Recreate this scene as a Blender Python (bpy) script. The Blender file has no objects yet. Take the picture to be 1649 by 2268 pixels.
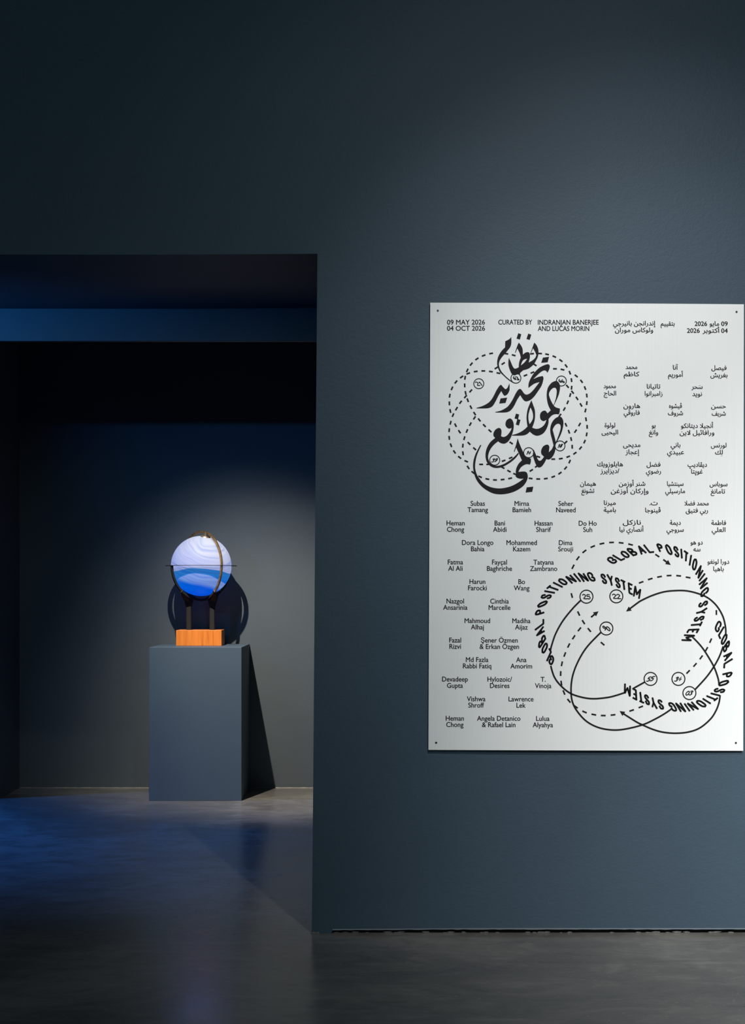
import bpy, bmesh, math, random
import numpy as np
from mathutils import Vector, Matrix, geometry
random.seed(7)
S = bpy.context.scene
COL = S.collection

# ------------------------------------------------------------------ camera
F = 3150.0                    # focal length in pixels of the 1649 x 2268 frame
CX, CY = 824.5, 1310.0        # vanishing point of the lines going away from us
EYE = 1.2
cd = bpy.data.cameras.new('camera'); cam = bpy.data.objects.new('camera', cd); COL.objects.link(cam)
cam.location = (0, 0, EYE); cam.rotation_euler = (math.pi/2, 0, 0)
cd.sensor_fit = 'VERTICAL'; cd.sensor_height = 24; cd.lens = 24*F/2268
cd.shift_y = (CY-1134)/2268; cd.clip_start = .05
S.camera = cam
# ------------------------------------------------------------------ world, exposure
w = bpy.data.worlds.new('world'); S.world = w; w.use_nodes = True
w.node_tree.nodes['Background'].inputs[0].default_value = (.02, .04, .07, 1)
w.node_tree.nodes['Background'].inputs[1].default_value = .05
S.view_settings.view_transform = 'Standard'; S.view_settings.look = 'None'
S.view_settings.exposure = 0; S.view_settings.gamma = 1; S.view_settings.use_curve_mapping = False

def lamp(name, kind, loc, aim, power, color, **k):
    l = bpy.data.lights.new(name, kind); l.energy = power; l.color = color
    for a, b in k.items(): setattr(l, a, b)
    o = bpy.data.objects.new(name, l); COL.objects.link(o); o.location = loc
    o.rotation_euler = (Vector(aim)-Vector(loc)).to_track_quat('-Z', 'Y').to_euler()
    return o
WARM = (1, .87, .71); NEUT = (1, .99, .97); BLUE = (.02, .22, 1)
# gallery track spots on the wall with the poster
def track(name, loc, aim, color, beams, soft):
    """one fixture: a narrow core, a beam and its wide spill"""
    for deg, power in beams:
        lamp(name, 'SPOT', loc, aim, power, color, spot_size=math.radians(deg), spot_blend=1, shadow_soft_size=soft)
track('gallery_spot', (.85, 1.9, 4.1), (1.02, 4.99, 1.55), NEUT, ((34, 200), (47, 245), (78, 85)), .03)
track('gallery_spot', (1.95, .8, 3.4), (2.5, 4.99, -.40), NEUT, ((42, 450), (58, 960)), .04)
# track spot over the pedestal
track('pedestal_spot', (-1.095, 7.0, 2.78), (-.42, 8.65, .15), (1, .86, .67), ((44, 170), (58, 255), (66, 30)), .012)
lamp('pedestal_fringe_fill', 'SPOT', (-1.095, 7.0, 2.78), (-.70, 8.5, .55), 105, (.76, .88, 1), spot_size=math.radians(63), spot_blend=1, shadow_soft_size=.012)  # cool fill added at the same spot for the beam's bluish fringe
# blue video projector light: one lens just under the soffit at the far left, one room further left
lamp('projector_lens', 'SPOT', (-2.6, 4.9, 2.257), (-1.75, 5.85, 2.25), 88, (.03, .33, 1), spot_size=math.radians(70), spot_blend=1, shadow_soft_size=.006)
lamp('projector_light', 'SPOT', (-4.6, 7.3, 2.0), (-2.1, 7.1, 0), 740, BLUE, spot_size=math.radians(60), spot_blend=1, shadow_soft_size=.15)
# soft light that the big gallery behind the camera throws back
lamp('gallery_fill', 'AREA', (0, -1.5, 3.2), (0, 5, 1.5), 50, (.62, .90, 1), shape='RECTANGLE', size=5, size_y=2)

# ------------------------------------------------------------------ materials
def mat(name, color, rough=.5, spec=.5, metal=0):
    m = bpy.data.materials.new(name); m.use_nodes = True
    b = m.node_tree.nodes['Principled BSDF']
    b.inputs['Base Color'].default_value = (*color, 1); b.inputs['Roughness'].default_value = rough
    b.inputs['Specular IOR Level'].default_value = spec; b.inputs['Metallic'].default_value = metal
    return m
def N(m, t, **k):
    n = m.node_tree.nodes.new(t)
    for a, b in k.items(): setattr(n, a, b)
    return n
def L(m, a, b): m.node_tree.links.new(a, b)
def BS(m): return m.node_tree.nodes['Principled BSDF']
def noise(m, vec, scale, detail=4, rough=.5, dist=0):
    n = N(m, 'ShaderNodeTexNoise'); n.inputs['Scale'].default_value = scale; n.inputs['Detail'].default_value = detail
    n.inputs['Roughness'].default_value = rough; n.inputs['Distortion'].default_value = dist
    if vec is not None: L(m, vec, n.inputs['Vector'])
    return n
def mapping(m, out, sc):
    n = N(m, 'ShaderNodeMapping'); n.inputs['Scale'].default_value = sc; L(m, out, n.inputs['Vector']); return n.outputs[0]
def ramp(m, fac, pts):
    n = N(m, 'ShaderNodeValToRGB'); r = n.color_ramp
    while len(r.elements) < len(pts): r.elements.new(.5)
    for e, (p, c) in zip(r.elements, pts): e.position = p; e.color = (*c, 1) if len(c) == 3 else c
    L(m, fac, n.inputs[0]); return n.outputs[0]
def bump(m, h, strength, dist=.002):
    n = N(m, 'ShaderNodeBump'); n.inputs['Strength'].default_value = strength; n.inputs['Distance'].default_value = dist
    L(m, h, n.inputs['Height']); L(m, n.outputs[0], BS(m).inputs['Normal']); return n

def wall_paint(name, c, bs=.5):
    m = mat(name, c, .55, .25)
    co = N(m, 'ShaderNodeTexCoord').outputs['Object']
    n1 = noise(m, co, 1.3, 5, .6)
    L(m, ramp(m, n1.outputs[0], [(.3, tuple(x*.93 for x in c)), (.7, tuple(x*1.07 for x in c))]), BS(m).inputs['Base Color'])
    n2 = noise(m, co, 170, 3, .6); n3 = noise(m, mapping(m, co, (1, 1, 1.3)), 60, 2, .5)
    a = N(m, 'ShaderNodeMath', operation='ADD'); L(m, n2.outputs[0], a.inputs[0]); L(m, n3.outputs[0], a.inputs[1])
    bump(m, a.outputs[0], bs, .0013)
    return m
PAINT = wall_paint('blue_grey_wall_paint', (.048, .077, .108))
PAINT2 = wall_paint('blue_grey_back_room_paint', (.072, .088, .102), .22)
PED = wall_paint('blue_grey_pedestal_paint', (.056, .086, .120), .18)
BLACKP = mat('black_gap_shade', (.012, .013, .013), .7, .2)
EDGE = mat('pale_lit_edge_bead', (.17, .20, .23), .4, .5)  # pale tone puts the light caught by the wall's lower edge into colour
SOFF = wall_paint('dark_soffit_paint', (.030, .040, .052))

FK = 1.6
FLOOR = mat('polished_concrete', (.08, .078, .072), .3, .5)
def floor_nodes(m):
    co = N(m, 'ShaderNodeTexCoord').outputs['Object']
    a = noise(m, co, .9, 7, .62, .6); b = noise(m, mapping(m, co, (1, 2.2, 1)), 3.2, 6, .65, 1.4)
    c = noise(m, mapping(m, co, (1, 5, 1)), 30, 4, .7)
    mx = N(m, 'ShaderNodeMath', operation='MULTIPLY_ADD'); L(m, b.outputs[0], mx.inputs[0]); mx.inputs[1].default_value = .55; L(m, a.outputs[0], mx.inputs[2])
    mx2 = N(m, 'ShaderNodeMath', operation='MULTIPLY_ADD'); L(m, c.outputs[0], mx2.inputs[0]); mx2.inputs[1].default_value = .18; L(m, mx.outputs[0], mx2.inputs[2])
    col = ramp(m, mx2.outputs[0], [(q, tuple(FK*c_ for c_ in cc)) for q, cc in ((.62, (.056, .054, .050)), (.85, (.086, .082, .075)), (1.0, (.125, .120, .110)))])
    # fine pale scratches and specks
    v = N(m, 'ShaderNodeTexVoronoi', feature='DISTANCE_TO_EDGE'); v.inputs['Scale'].default_value = 2.3
    L(m, mapping(m, co, (.6, 3.5, 1)), v.inputs['Vector'])
    gate = noise(m, co, 2.1, 3); g = ramp(m, gate.outputs[0], [(.52, (0, 0, 0)), (.62, (1, 1, 1))])
    sc = ramp(m, v.outputs[0], [(0, (.5, .5, .5)), (.006, (0, 0, 0))])
    ms = N(m, 'ShaderNodeMath', operation='MULTIPLY'); L(m, sc, ms.inputs[0]); L(m, g, ms.inputs[1])
    sp = noise(m, co, 75, 1, .5); spr = ramp(m, sp.outputs[0], [(.70, (0, 0, 0)), (.75, (.7, .7, .7))])
    ad = N(m, 'ShaderNodeMath', operation='MAXIMUM'); L(m, ms.outputs[0], ad.inputs[0]); L(m, spr, ad.inputs[1])
    mix = N(m, 'ShaderNodeMix', data_type='RGBA'); L(m, ad.outputs[0], mix.inputs[0]); L(m, col, mix.inputs[6])
    mix.inputs[7].default_value = (.24, .22, .19, 1)
    L(m, mix.outputs[2], BS(m).inputs['Base Color'])
    L(m, ramp(m, mx2.outputs[0], [(.6, (.15, .15, .15)), (1, (.27, .27, .27))]), BS(m).inputs['Roughness'])
    bump(m, c.outputs[0], .06, .001)
floor_nodes(FLOOR)

# ------------------------------------------------------------------ mesh helpers
def link(name, me, m, parent=None):
    o = bpy.data.objects.new(name, me); COL.objects.link(o)
    if m is not None and not me.materials: me.materials.append(m)
    if parent is not None: o.parent = parent; o.matrix_parent_inverse = Matrix.Translation(-parent.location)
    return o
def tomesh(bm, name, smooth=False):
    me = bpy.data.meshes.new(name); bm.normal_update(); bm.to_mesh(me); bm.free()
    if smooth:
        for p in me.polygons: p.use_smooth = True
    return me
def box(bm, x0, x1, y0, y1, z0, z1):
    v = [bm.verts.new((x, y, z)) for x in (x0, x1) for y in (y0, y1) for z in (z0, z1)]
    for f in ((0, 1, 3, 2), (4, 6, 7, 5), (0, 4, 5, 1), (2, 3, 7, 6), (0, 2, 6, 4), (1, 5, 7, 3)): bm.faces.new([v[i] for i in f])
    return v
def struct(name, boxes, m):
    bm = bmesh.new()
    for b in boxes: box(bm, *b)
    bmesh.ops.recalc_face_normals(bm, faces=bm.faces)
    o = link(name, tomesh(bm, name), m); o['kind'] = 'structure'; return o
def bevel(o, w, seg=2):
    b = o.modifiers.new('bevel', 'BEVEL'); b.width = w; b.segments = seg; b.limit_method = 'ANGLE'
def thing(name, label, cat, loc):
    o = bpy.data.objects.new(name, None); COL.objects.link(o); o.location = loc; o.empty_display_size = .1
    o['label'] = label; o['category'] = cat; return o

# ------------------------------------------------------------------ the setting
YW = 4.99                     # the wall face with the poster
YB = 5.944                    # its back, where the drop beam hangs
YN = 8.69                     # back wall of the niche room
def wx(px, y): return (px-CX)*y/F
def wz(py, y): return EYE-(py-CY)*y/F
ZS = wz(562, YW)              # soffit height
struct('floor', [(-6.2, 5, -3, 11, -.1, 0)], FLOOR)
struct('ceiling', [(-6.2, 5, -3, YW, 5.0, 5.1), (-6.2, 5, YB, 11, 3.6, 3.7)], SOFF)
# poster wall: right of the opening (its jamb leans a little), lintel, left end
xb, xt = wx(690, YW), wx(702.5, YW)
def slab(name, pts, m):
    bm = bmesh.new()
    fr = [bm.verts.new((x, YW, z)) for x, z in pts]; bk = [bm.verts.new((x, YB, z)) for x, z in pts]
    bm.faces.new(fr); bm.faces.new(bk[::-1])
    for i in range(len(pts)):
        j = (i+1) % len(pts); bm.faces.new((fr[i], bk[i], bk[j], fr[j]))
    bmesh.ops.recalc_face_normals(bm, faces=bm.faces)
    o = link(name, tomesh(bm, name), m); o['kind'] = 'structure'; return o
slab('wall_front', [(xb, 0), (wx(733, YW), 0), (wx(737, YW), .013), (5, .016), (5, 5.0), (xt, 5.0), (xt, ZS), (xb+(xt-xb)*.55, 1.3), (xb+(xt-xb)*.25, .5)], PAINT)
slab('wall_front', [(-6.2, 5.0), (-6.2, ZS), (-5.0, ZS), (wx(370, YW), ZS-.0035), (xt, ZS), (xt, 5.0)], PAINT)
slab('wall_front', [(-6.2, 0), (-5.0, 0), (-5.0, ZS), (-6.2, ZS)], PAINT)
# ragged shadow gap under that wall
bm = bmesh.new()
box(bm, wx(733, YW), 5, YW+.02, YW+.06, 0, .02)  # black strip set back in the gap, its shade put into the colour
o = link('trim_1', tomesh(bm, 'gap'), BLACKP); o['kind'] = 'structure'
bm = bmesh.new(); n = 160; x0 = wx(736, YW)
prev = None
for i in range(n+1):
    x = x0+(3.2-x0)*i/n
    k = min(1, max(0, (x-x0)/.5))
    lo = .0125+.0025*k+random.uniform(-.0012, .0008); hi = .0155+.0035*k
    cur = [bm.verts.new((x, YW-.0015-.0012*k, lo)), bm.verts.new((x, YW-.0025*k-.0005, hi)), bm.verts.new((x, YW+.02, hi)), bm.verts.new((x, YW+.02, lo))]
    if prev:
        for a in range(4):
            b = (a+1) % 4; bm.faces.new((prev[a], cur[a], cur[b], prev[b]))
    prev = cur
o = link('trim_2', tomesh(bm, 'bead'), EDGE); o['kind'] = 'structure'
# crumbs of filler lying in the gap: part of the trim
bm = bmesh.new()
for i in range(46):
    x = random.uniform(wx(735, YW), 1.45)
    s = random.uniform(.002, .006)
    r = bmesh.ops.create_icosphere(bm, subdivisions=1, radius=s)
    for q in r['verts']: q.co = Vector((x+q.co.x*random.uniform(1.5, 4), YW+.010+q.co.y, max(0, s*.5+q.co.z*.7)))
for i in range(10):
    x = wx(random.uniform(688, 704), YW)
    r = bmesh.ops.create_icosphere(bm, subdivisions=1, radius=random.uniform(.003, .007))
    for q in r['verts']: q.co = Vector((x+q.co.x, YW-.001+q.co.y*1.2, max(0, q.co.z*.8+.002)))
o = link('trim_3', tomesh(bm, 'crumbs'), mat('filler_crumbs', (.16, .16, .15), .8)); o['kind'] = 'structure'

zb = wz(755, YB); ZN = wz(940, YN); XL = wx(43, YN)
struct('wall_header', [(-6.2, 5, YB+.001, YB+.03, zb, 3.6)], PAINT2)
struct('wall_left', [(-6.2, XL, 8.235, 11, 0, 3.6)], PAINT2)
struct('wall_back', [(XL, 2.2, YN, YN+.12, 0, 3.6)], PAINT2)
struct('wall_right', [(2.2, 2.3, YB+.161, YN+.12, 0, 3.6), (4.9, 5, -3, YW, 0, 5)], PAINT)
struct('wall_gallery', [(-6.2, 5, -3.1, -3, 0, 5), (-6.3, -6.2, -3, 11, 0, 5)], PAINT)
# pale grout line where the niche wall meets the floor
bm = bmesh.new()
prev = None
for i in range(121):
    x = XL+.003+(1.2-XL)*i/120; h = .0035+random.uniform(-.0012, .0012)
    cur = [bm.verts.new((x, YN-.0045+random.uniform(-.001, .001), 0)), bm.verts.new((x, YN, h))]
    if prev: bm.faces.new((prev[0], cur[0], cur[1], prev[1]))
    prev = cur
o = link('trim_4', tomesh(bm, 'grout'), mat('pale_grout', (.2, .19, .17), .7)); o['kind'] = 'structure'

# ------------------------------------------------------------------ pedestal
PX0, PX1, PY0, PY1, PH = wx(330, 8.15), wx(534.6, 8.15), 8.15, 8.684, wz(1433.6, 8.15)
bm = bmesh.new(); box(bm, PX0, PX1, PY0, PY1, 0, PH)
o = link('pedestal', tomesh(bm, 'pedestal'), PED); bevel(o, .0018)
o['label'] = 'plain square blue-grey painted plinth carrying the lit globe, against the back wall'; o['category'] = 'pedestal'

# ------------------------------------------------------------------ globe on its stand
GY = 8.46; u = GY/F/5.497      # metres per zoomed pixel at the globe's depth
GX = wx(445.5, GY); GZ = wz(1253.5, GY); GR = 366*u
def gx(c): return GX+(c-690)*u
def gz(c): return GZ-(c-569)*u
G = thing('globe_lamp', 'glowing blue glass globe in a brass ring on forked black legs and an orange block', 'globe', (GX, GY, PH))
# wooden block
WOOD = mat('orange_wood', (.62, .17, .03), .38, .4)
def wood_nodes(m):
    co = N(m, 'ShaderNodeTexCoord').outputs['Object']
    a = noise(m, mapping(m, co, (18, 6, .9)), 3.2, 4, .55, .8); b = noise(m, mapping(m, co, (150, 40, 5)), 2, 3, .6)
    s = N(m, 'ShaderNodeMath', operation='MULTIPLY_ADD'); L(m, b.outputs[0], s.inputs[0]); s.inputs[1].default_value = .4; L(m, a.outputs[0], s.inputs[2])
    L(m, ramp(m, s.outputs[0], [(.42, (.38, .095, .012)), (.62, (.56, .155, .02)), (.85, (.66, .20, .03))]), BS(m).inputs['Base Color'])
    bump(m, b.outputs[0], .15, .0006)
wood_nodes(WOOD)
by0 = 8.375; by1 = 8.56
bx0, bx1 = wx(389.7, by0), wx(490.2, by0); bz1 = wz(1395.8, by0)
bm = bmesh.new(); box(bm, bx0, bx1, by0, by1, PH, bz1)
o = link('wooden_block', tomesh(bm, 'wooden_block'), WOOD, G); bevel(o, .0015); o['label'] = 'orange wooden block with vertical grain'
BLK = mat('blackened_metal', (.017, .017, .018), .7, .12)
BRASS = mat('aged_brass', (.40, .26, .12), .38, .5, .85)
def brass_nodes(m):
    co = N(m, 'ShaderNodeTexCoord').outputs['Object']
    n = noise(m, co, 60, 4, .7)
    L(m, ramp(m, n.outputs[0], [(.4, (.30, .19, .09)), (.62, (.52, .36, .18))]), BS(m).inputs['Base Color'])
brass_nodes(BRASS)
DKB = mat('dark_bronze', (.07, .055, .045), .4, .5, .6)
RR = 425*u
def ring_pt(az, th, r):       # th 0 = front end of the equator, +90 = top
    return Vector((GX+math.cos(az)*math.cos(th)*r, GY-math.sin(az)*math.cos(th)*r, GZ+math.sin(th)*r))
def ring_band(az, a0, a1, n, ri, ro, wd, closed=False):
    bm = bmesh.new(); prev = first = None
    nrm = Vector((math.sin(az), math.cos(az), 0))
    for i in range(n if closed else n+1):
        th = a0+(a1-a0)*i/n
        pi, po = ring_pt(az, th, ri), ring_pt(az, th, ro)
        cur = [bm.verts.new(q) for q in (pi-nrm*wd/2, po-nrm*wd/2, po+nrm*wd/2, pi+nrm*wd/2)]
        if prev:
            for a in range(4):
                b = (a+1) % 4; bm.faces.new((prev[a], prev[b], cur[b], cur[a]))
        else: first = cur
        prev = cur
    if closed:
        for a in range(4):
            b = (a+1) % 4; bm.faces.new((prev[a], prev[b], first[b], first[a]))
    else: bm.faces.new(first[::-1]); bm.faces.new(prev)
    bmesh.ops.recalc_face_normals(bm, faces=bm.faces)
    return bm
AZA = math.acos(285/425); AZB = math.pi-math.acos(330/425)
R0 = 378*u
mer = link('meridian_ring', tomesh(ring_band(AZA, math.radians(-47), math.radians(227), 80, 402*u, 430*u, .0105), 'meridian'), BRASS, G)
mer['label'] = 'brass ring running over the top'; bevel(mer, .0008)
lo = link('lower_ring', tomesh(ring_band(AZA, math.radians(228), math.radians(312), 30, 403*u, 428*u, .0100), 'lower'), BLK, G); bevel(lo, .0008)
tk = [(AZA, -47.5), (AZA, 227.5), (AZB, -47.5+0), (AZB, -132.5)]
for az, dg in tk:
    link('brass_joint', tomesh(ring_band(az, math.radians(dg-.7), math.radians(dg+.7), 2, 399*u, 432*u, .0140), 'joint'), BRASS, G)
# rivets / scale marks along the top of the meridian
bm = bmesh.new()
for i in range(13):
    th = math.radians(52+i*6.5)
    c = ring_pt(AZA, th, 416*u)-Vector((math.sin(AZA), math.cos(AZA), 0))*.0056
    r = bmesh.ops.create_icosphere(bm, subdivisions=1, radius=.0016)
    bmesh.ops.translate(bm, verts=r['verts'], vec=c)
link('rivet_row', tomesh(bm, 'rivets'), mat('pale_rivets', (.75, .66, .5), .3, .5, .6), G)['kind'] = 'stuff'
cra = link('cradle_ring', tomesh(ring_band(AZB, -math.pi, 0, 60, 400*u, 426*u, .0125), 'cradle'), BLK, G); bevel(cra, .0008)
# flat horizon ring
bm = bmesh.new(); n = 96
prof = [(382*u, -.0016), (433*u, -.0016), (433*u, .0016), (382*u, .0016)]
rows = [[bm.verts.new((GX+r*math.cos(2*math.pi*i/n), GY+r*math.sin(2*math.pi*i/n), GZ+.0005+z)) for r, z in prof] for i in range(n)]
for i in range(n):
    a, b = rows[i], rows[(i+1) % n]
    for k in range(4): bm.faces.new((a[k], b[k], b[(k+1) % 4], a[(k+1) % 4]))
bmesh.ops.recalc_face_normals(bm, faces=bm.faces)
link('horizon_ring', tomesh(bm, 'horizon'), DKB, G)['label'] = 'thin flat dark horizontal ring'
# the glowing sphere
SPH = mat('glowing_blue_glass', (.3, .5, .9), .5, .04)
def sphere_nodes(m):
    nd = N(m, 'ShaderNodeTexCoord').outputs['Object']
    sep = N(m, 'ShaderNodeSeparateXYZ')
    sc = mapping(m, nd, (1/GR,)*3); L(m, sc, sep.inputs[0])
    def M(op, a, b=None, c=None):
        n = N(m, 'ShaderNodeMath', operation=op)
        for i, q in enumerate((a, b, c)):
            if q is None: continue
            if isinstance(q, (int, float)): n.inputs[i].default_value = q
            else: L(m, q, n.inputs[i])
        return n.outputs[0]
    X, Y, Z = sep.outputs
    def SM(x, lo, hi):
        n = N(m, 'ShaderNodeMapRange', interpolation_type='SMOOTHSTEP'); L(m, x, n.inputs[0]); n.inputs[1].default_value = lo; n.inputs[2].default_value = hi; return n.outputs[0]
    def MIX(f, a, b, bt='MIX'):
        n = N(m, 'ShaderNodeMix', data_type='RGBA', blend_type=bt)
        for i, q in ((0, f), (6, a), (7, b)):
            if isinstance(q, (int, float)): n.inputs[i].default_value = q
            elif isinstance(q, tuple): n.inputs[i].default_value = (*q, 1)
            else: L(m, q, n.inputs[i])
        return n.outputs[2]
    n1 = M('SUBTRACT', noise(m, mapping(m, sc, (1, 1, 1.4)), 1.1, 1, .5, .3).outputs[0], .5)
    # swirls run round an axis that leans to the front right
    v = M('ADD', M('ADD', M('MULTIPLY', Z, .86), M('MULTIPLY', X, .30)), M('ADD', M('MULTIPLY', Y, -.42), M('MULTIPLY', n1, .22)))
    up = ramp(m, M('MULTIPLY_ADD', v, .5, .5), [(0, (.30, .42, .90)), (.42, (.36, .46, .92)), (.62, (.44, .52, .94)), (.78, (.54, .60, .93)), (1, (.74, .79, .96))])
    Zw = M('ADD', Z, M('MULTIPLY', n1, .10))
    xx = M('MULTIPLY', M('ADD', X, .06), M('ADD', X, .06))
    top = M('SUBTRACT', -.085, M('MULTIPLY', xx, .16)); mc = SM(M('SUBTRACT', top, Zw), 0, .022)
    low = ramp(m, M('MULTIPLY', Zw, -1), [(.1, (.035, .24, .70)), (.42, (.02, .22, .78)), (.62, (.0, .16, .95)), (.9, (.0, .12, 1))])
    lens = M('MULTIPLY', SM(M('SUBTRACT', M('SUBTRACT', -.255, M('MULTIPLY', xx, .42)), Zw), 0, .03), SM(M('SUBTRACT', Zw, M('MULTIPLY_ADD', X, -.26, -.64)), -.08, .12))
    low = MIX(lens, low, (.24, .40, .93))
    base = MIX(mc, up, low)
    cb = N(m, 'ShaderNodeCombineXYZ'); L(m, M('MULTIPLY', X, .22), cb.inputs[0]); L(m, M('MULTIPLY', Y, .22), cb.inputs[1]); L(m, M('MULTIPLY', v, 8), cb.inputs[2])
    n2 = noise(m, cb.outputs[0], 1.9, 4, .6).outputs[0]
    st = ramp(m, n2, [(.34, (.34, .50, .86)), (.5, (1, 1, 1)), (.68, (1.22, 1.12, 1.0))])
    mulo = MIX(.5, base, st, 'MULTIPLY')
    # one thin dark thread across the middle
    th = M('ABSOLUTE', M('SUBTRACT', Z, M('ADD', -.27, M('MULTIPLY', M('MULTIPLY', M('SUBTRACT', X, .75), M('SUBTRACT', X, .75)), .135))))
    thr = MIX(M('MULTIPLY', M('SUBTRACT', 1, SM(th, .003, .014)), .6), mulo, (.03, .12, .42))
    mul = thr.node
    dk = N(m, 'ShaderNodeMix', data_type='RGBA', blend_type='MULTIPLY'); dk.inputs[0].default_value = 1; L(m, mul.outputs[2], dk.inputs[6]); dk.inputs[7].default_value = (.17, .17, .17, 1)
    L(m, dk.outputs[2], BS(m).inputs['Base Color']); L(m, mul.outputs[2], BS(m).inputs['Emission Color'])
    BS(m).inputs['Emission Strength'].default_value = .68
sphere_nodes(SPH)
bm = bmesh.new(); bmesh.ops.create_uvsphere(bm, u_segments=72, v_segments=48, radius=GR)
sph = link('glass_sphere', tomesh(bm, 'sphere', True), SPH, G); sph.matrix_parent_inverse = Matrix(); sph.location = (0, 0, GZ-PH)
# pole cap and pin hanging from the meridian ring
bm = bmesh.new()
ax = (ring_pt(AZA, math.radians(76), 1)-Vector((GX, GY, GZ))).normalized()
q = ax.to_track_quat('Z', 'Y').to_matrix().to_4x4()
r = bmesh.ops.create_cone(bm, cap_ends=True, segments=28, radius1=.032, radius2=.027, depth=.008, matrix=Matrix.Translation(Vector((GX, GY, GZ))+ax*(GR-.0005)) @ q)
r = bmesh.ops.create_cone(bm, cap_ends=True, segments=16, radius1=.010, radius2=.010, depth=.026, matrix=Matrix.Translation(Vector((GX, GY, GZ))+ax*(GR+.013)) @ q)
link('pole_cap', tomesh(bm, 'cap'), mat('cap_brass', (.34, .27, .2), .35, .5, .7), G)['label'] = 'round brass cap on the pole'
# forked legs: octagonal post, widening head, two prongs reaching the rings
def leg(side):
    xs = (540, 824)[side > 0]; w0 = 31
    bm = bmesh.new()
    yb = GY
    def sec(cx, cy_, cz, hw, hd, ch=.28):
        p = []
        for sx, sy in ((-1, -1), (1, -1), (1, 1), (-1, 1)):
            a = (cx+sx*hw*(1-ch), cy_+sy*hd); b = (cx+sx*hw, cy_+sy*hd*(1-ch))
            p += [a, b] if (sx*sy) < 0 else [b, a]
        return [bm.verts.new((x, y, cz)) for x, y in p]
    def loft(ss):
        for a, b in zip(ss, ss[1:]):
            for i in range(8): bm.faces.new((a[i], a[(i+1) % 8], b[(i+1) % 8], b[i]))
        bm.faces.new(ss[0][::-1]); bm.faces.new(ss[-1])
    hw = w0*u
    dx = side*-1
    loft([sec(gx(xs), yb, bz1, hw, hw), sec(gx(xs), yb, gz(1068), hw, hw), sec(gx(xs-side*2), yb, gz(1030), 40*u, hw*1.2),
          sec(gx(xs+side*2), yb, gz(985), 54*u, hw*1.35), sec(gx(xs+side*4), yb, gz(955), 56*u, hw*1.3)])
    # flat web that fills the crotch of the fork
    pl = [(508, 1068), (572, 1068), (584, 1005), (590, 950), (545, 915), (487, 887), (462, 899)] if side < 0 else [(792, 1068), (856, 1068), (906, 905), (872, 888), (836, 920), (788, 952), (783, 1005)]
    fa = [bm.verts.new((gx(a), yb-.013, gz(b))) for a, b in pl]; fb = [bm.verts.new((gx(a), yb+.013, gz(b))) for a, b in pl]
    bm.faces.new(fa); bm.faces.new(fb[::-1])
    for i in range(7): bm.faces.new((fa[i], fb[i], fb[(i+1) % 7], fa[(i+1) % 7]))
    ends = []
    if side < 0: ends = [(AZB, None, -1, 477), (AZA, None, 1, 560)]
    else: ends = [(AZA, None, -1, 872), (AZB, None, 1, 812)]
    for az, _, s, px in ends:
        dxr = (px-690)*u
        cth = dxr/(math.cos(az)*413*u); th = -math.acos(max(-1, min(1, cth)))
        p = ring_pt(az, th, 413*u); p0 = Vector((gx(xs+side*8), yb, gz(1000)))
        d = (p-p0); k = 5; ss = []
        for i in range(k+1):
            t_ = i/k; c = p0+d*t_
            c.x += side*math.sin(t_*math.pi)*8*u
            ss.append(sec(c.x, c.y, c.z, (42*(1-t_)+15*t_)*u, (40*(1-t_)+17*t_)*u))
        loft(ss)
    bmesh.ops.recalc_face_normals(bm, faces=bm.faces)
    link('leg', tomesh(bm, 'leg'), BLK, G)
leg(-1); leg(1)

# ------------------------------------------------------------------ exhibition poster
PTL, PTR, PBR, PBL = (952, 672), (1644.5, 675.5), (1643, 1662), (948, 1660)
def plane_pt(px, py, off=0):
    """point of the bowed panel; px, py are measured on the poster sheet"""
    uu = (px-1297)/347
    y = YW-.0125-.004*max(0, 1-uu*uu)-off
    return Vector((wx(px, YW), y, wz(py, YW)))
# panel is modelled in the wall's own coordinates, so it stays a real sheet on stand-offs
ALU = mat('white_brushed_panel', (.69, .71, .70), .45, .4)
def alu_nodes(m):
    co = N(m, 'ShaderNodeTexCoord').outputs['Object']
    a = noise(m, mapping(m, co, (90, 1, .8)), 2, 3, .6); b = noise(m, co, 2.2, 3, .5)
    s = N(m, 'ShaderNodeMath', operation='MULTIPLY_ADD'); L(m, a.outputs[0], s.inputs[0]); s.inputs[1].default_value = .8; L(m, b.outputs[0], s.inputs[2])
    L(m, ramp(m, s.outputs[0], [(.6, (.78, .80, .80)), (1.2, (.81, .825, .82))]), BS(m).inputs['Base Color'])
alu_nodes(ALU)
INK = mat('charcoal_ink', (.012, .0115, .0135), .6, .15)
P = thing('exhibition_poster', 'tall white exhibition panel with black bilingual lettering screwed to the blue-grey wall', 'poster', (wx(1297, YW), YW, wz(1661, YW)))
bm = bmesh.new(); nx = 24
fr, bk = [], []
for i in range(nx+1):
    s = i/nx
    for j, (A, B) in enumerate(((PTL, PTR), (PBL, PBR))):
        px = A[0]+(B[0]-A[0])*s; py = A[1]+(B[1]-A[1])*s
        c = plane_pt(px, py)
        fr.append(bm.verts.new(c)); bk.append(bm.verts.new(c+Vector((0, .004, 0))))
for i in range(nx):
    a, b, c, d = 2*i, 2*i+2, 2*i+3, 2*i+1
    bm.faces.new((fr[a], fr[b], fr[c], fr[d])); bm.faces.new((bk[a], bk[d], bk[c], bk[b]))
    bm.faces.new((fr[a], bk[a], bk[b], fr[b])); bm.faces.new((fr[d], fr[c], bk[c], bk[d]))
bm.faces.new((fr[0], fr[1], bk[1], bk[0])); bm.faces.new((fr[2*nx], bk[2*nx], bk[2*nx+1], fr[2*nx+1]))
bmesh.ops.recalc_face_normals(bm, faces=bm.faces)
link('panel', tomesh(bm, 'panel'), ALU, P)
SCR = mat('dark_screw', (.03, .03, .03), .4, .5, .3)
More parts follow.
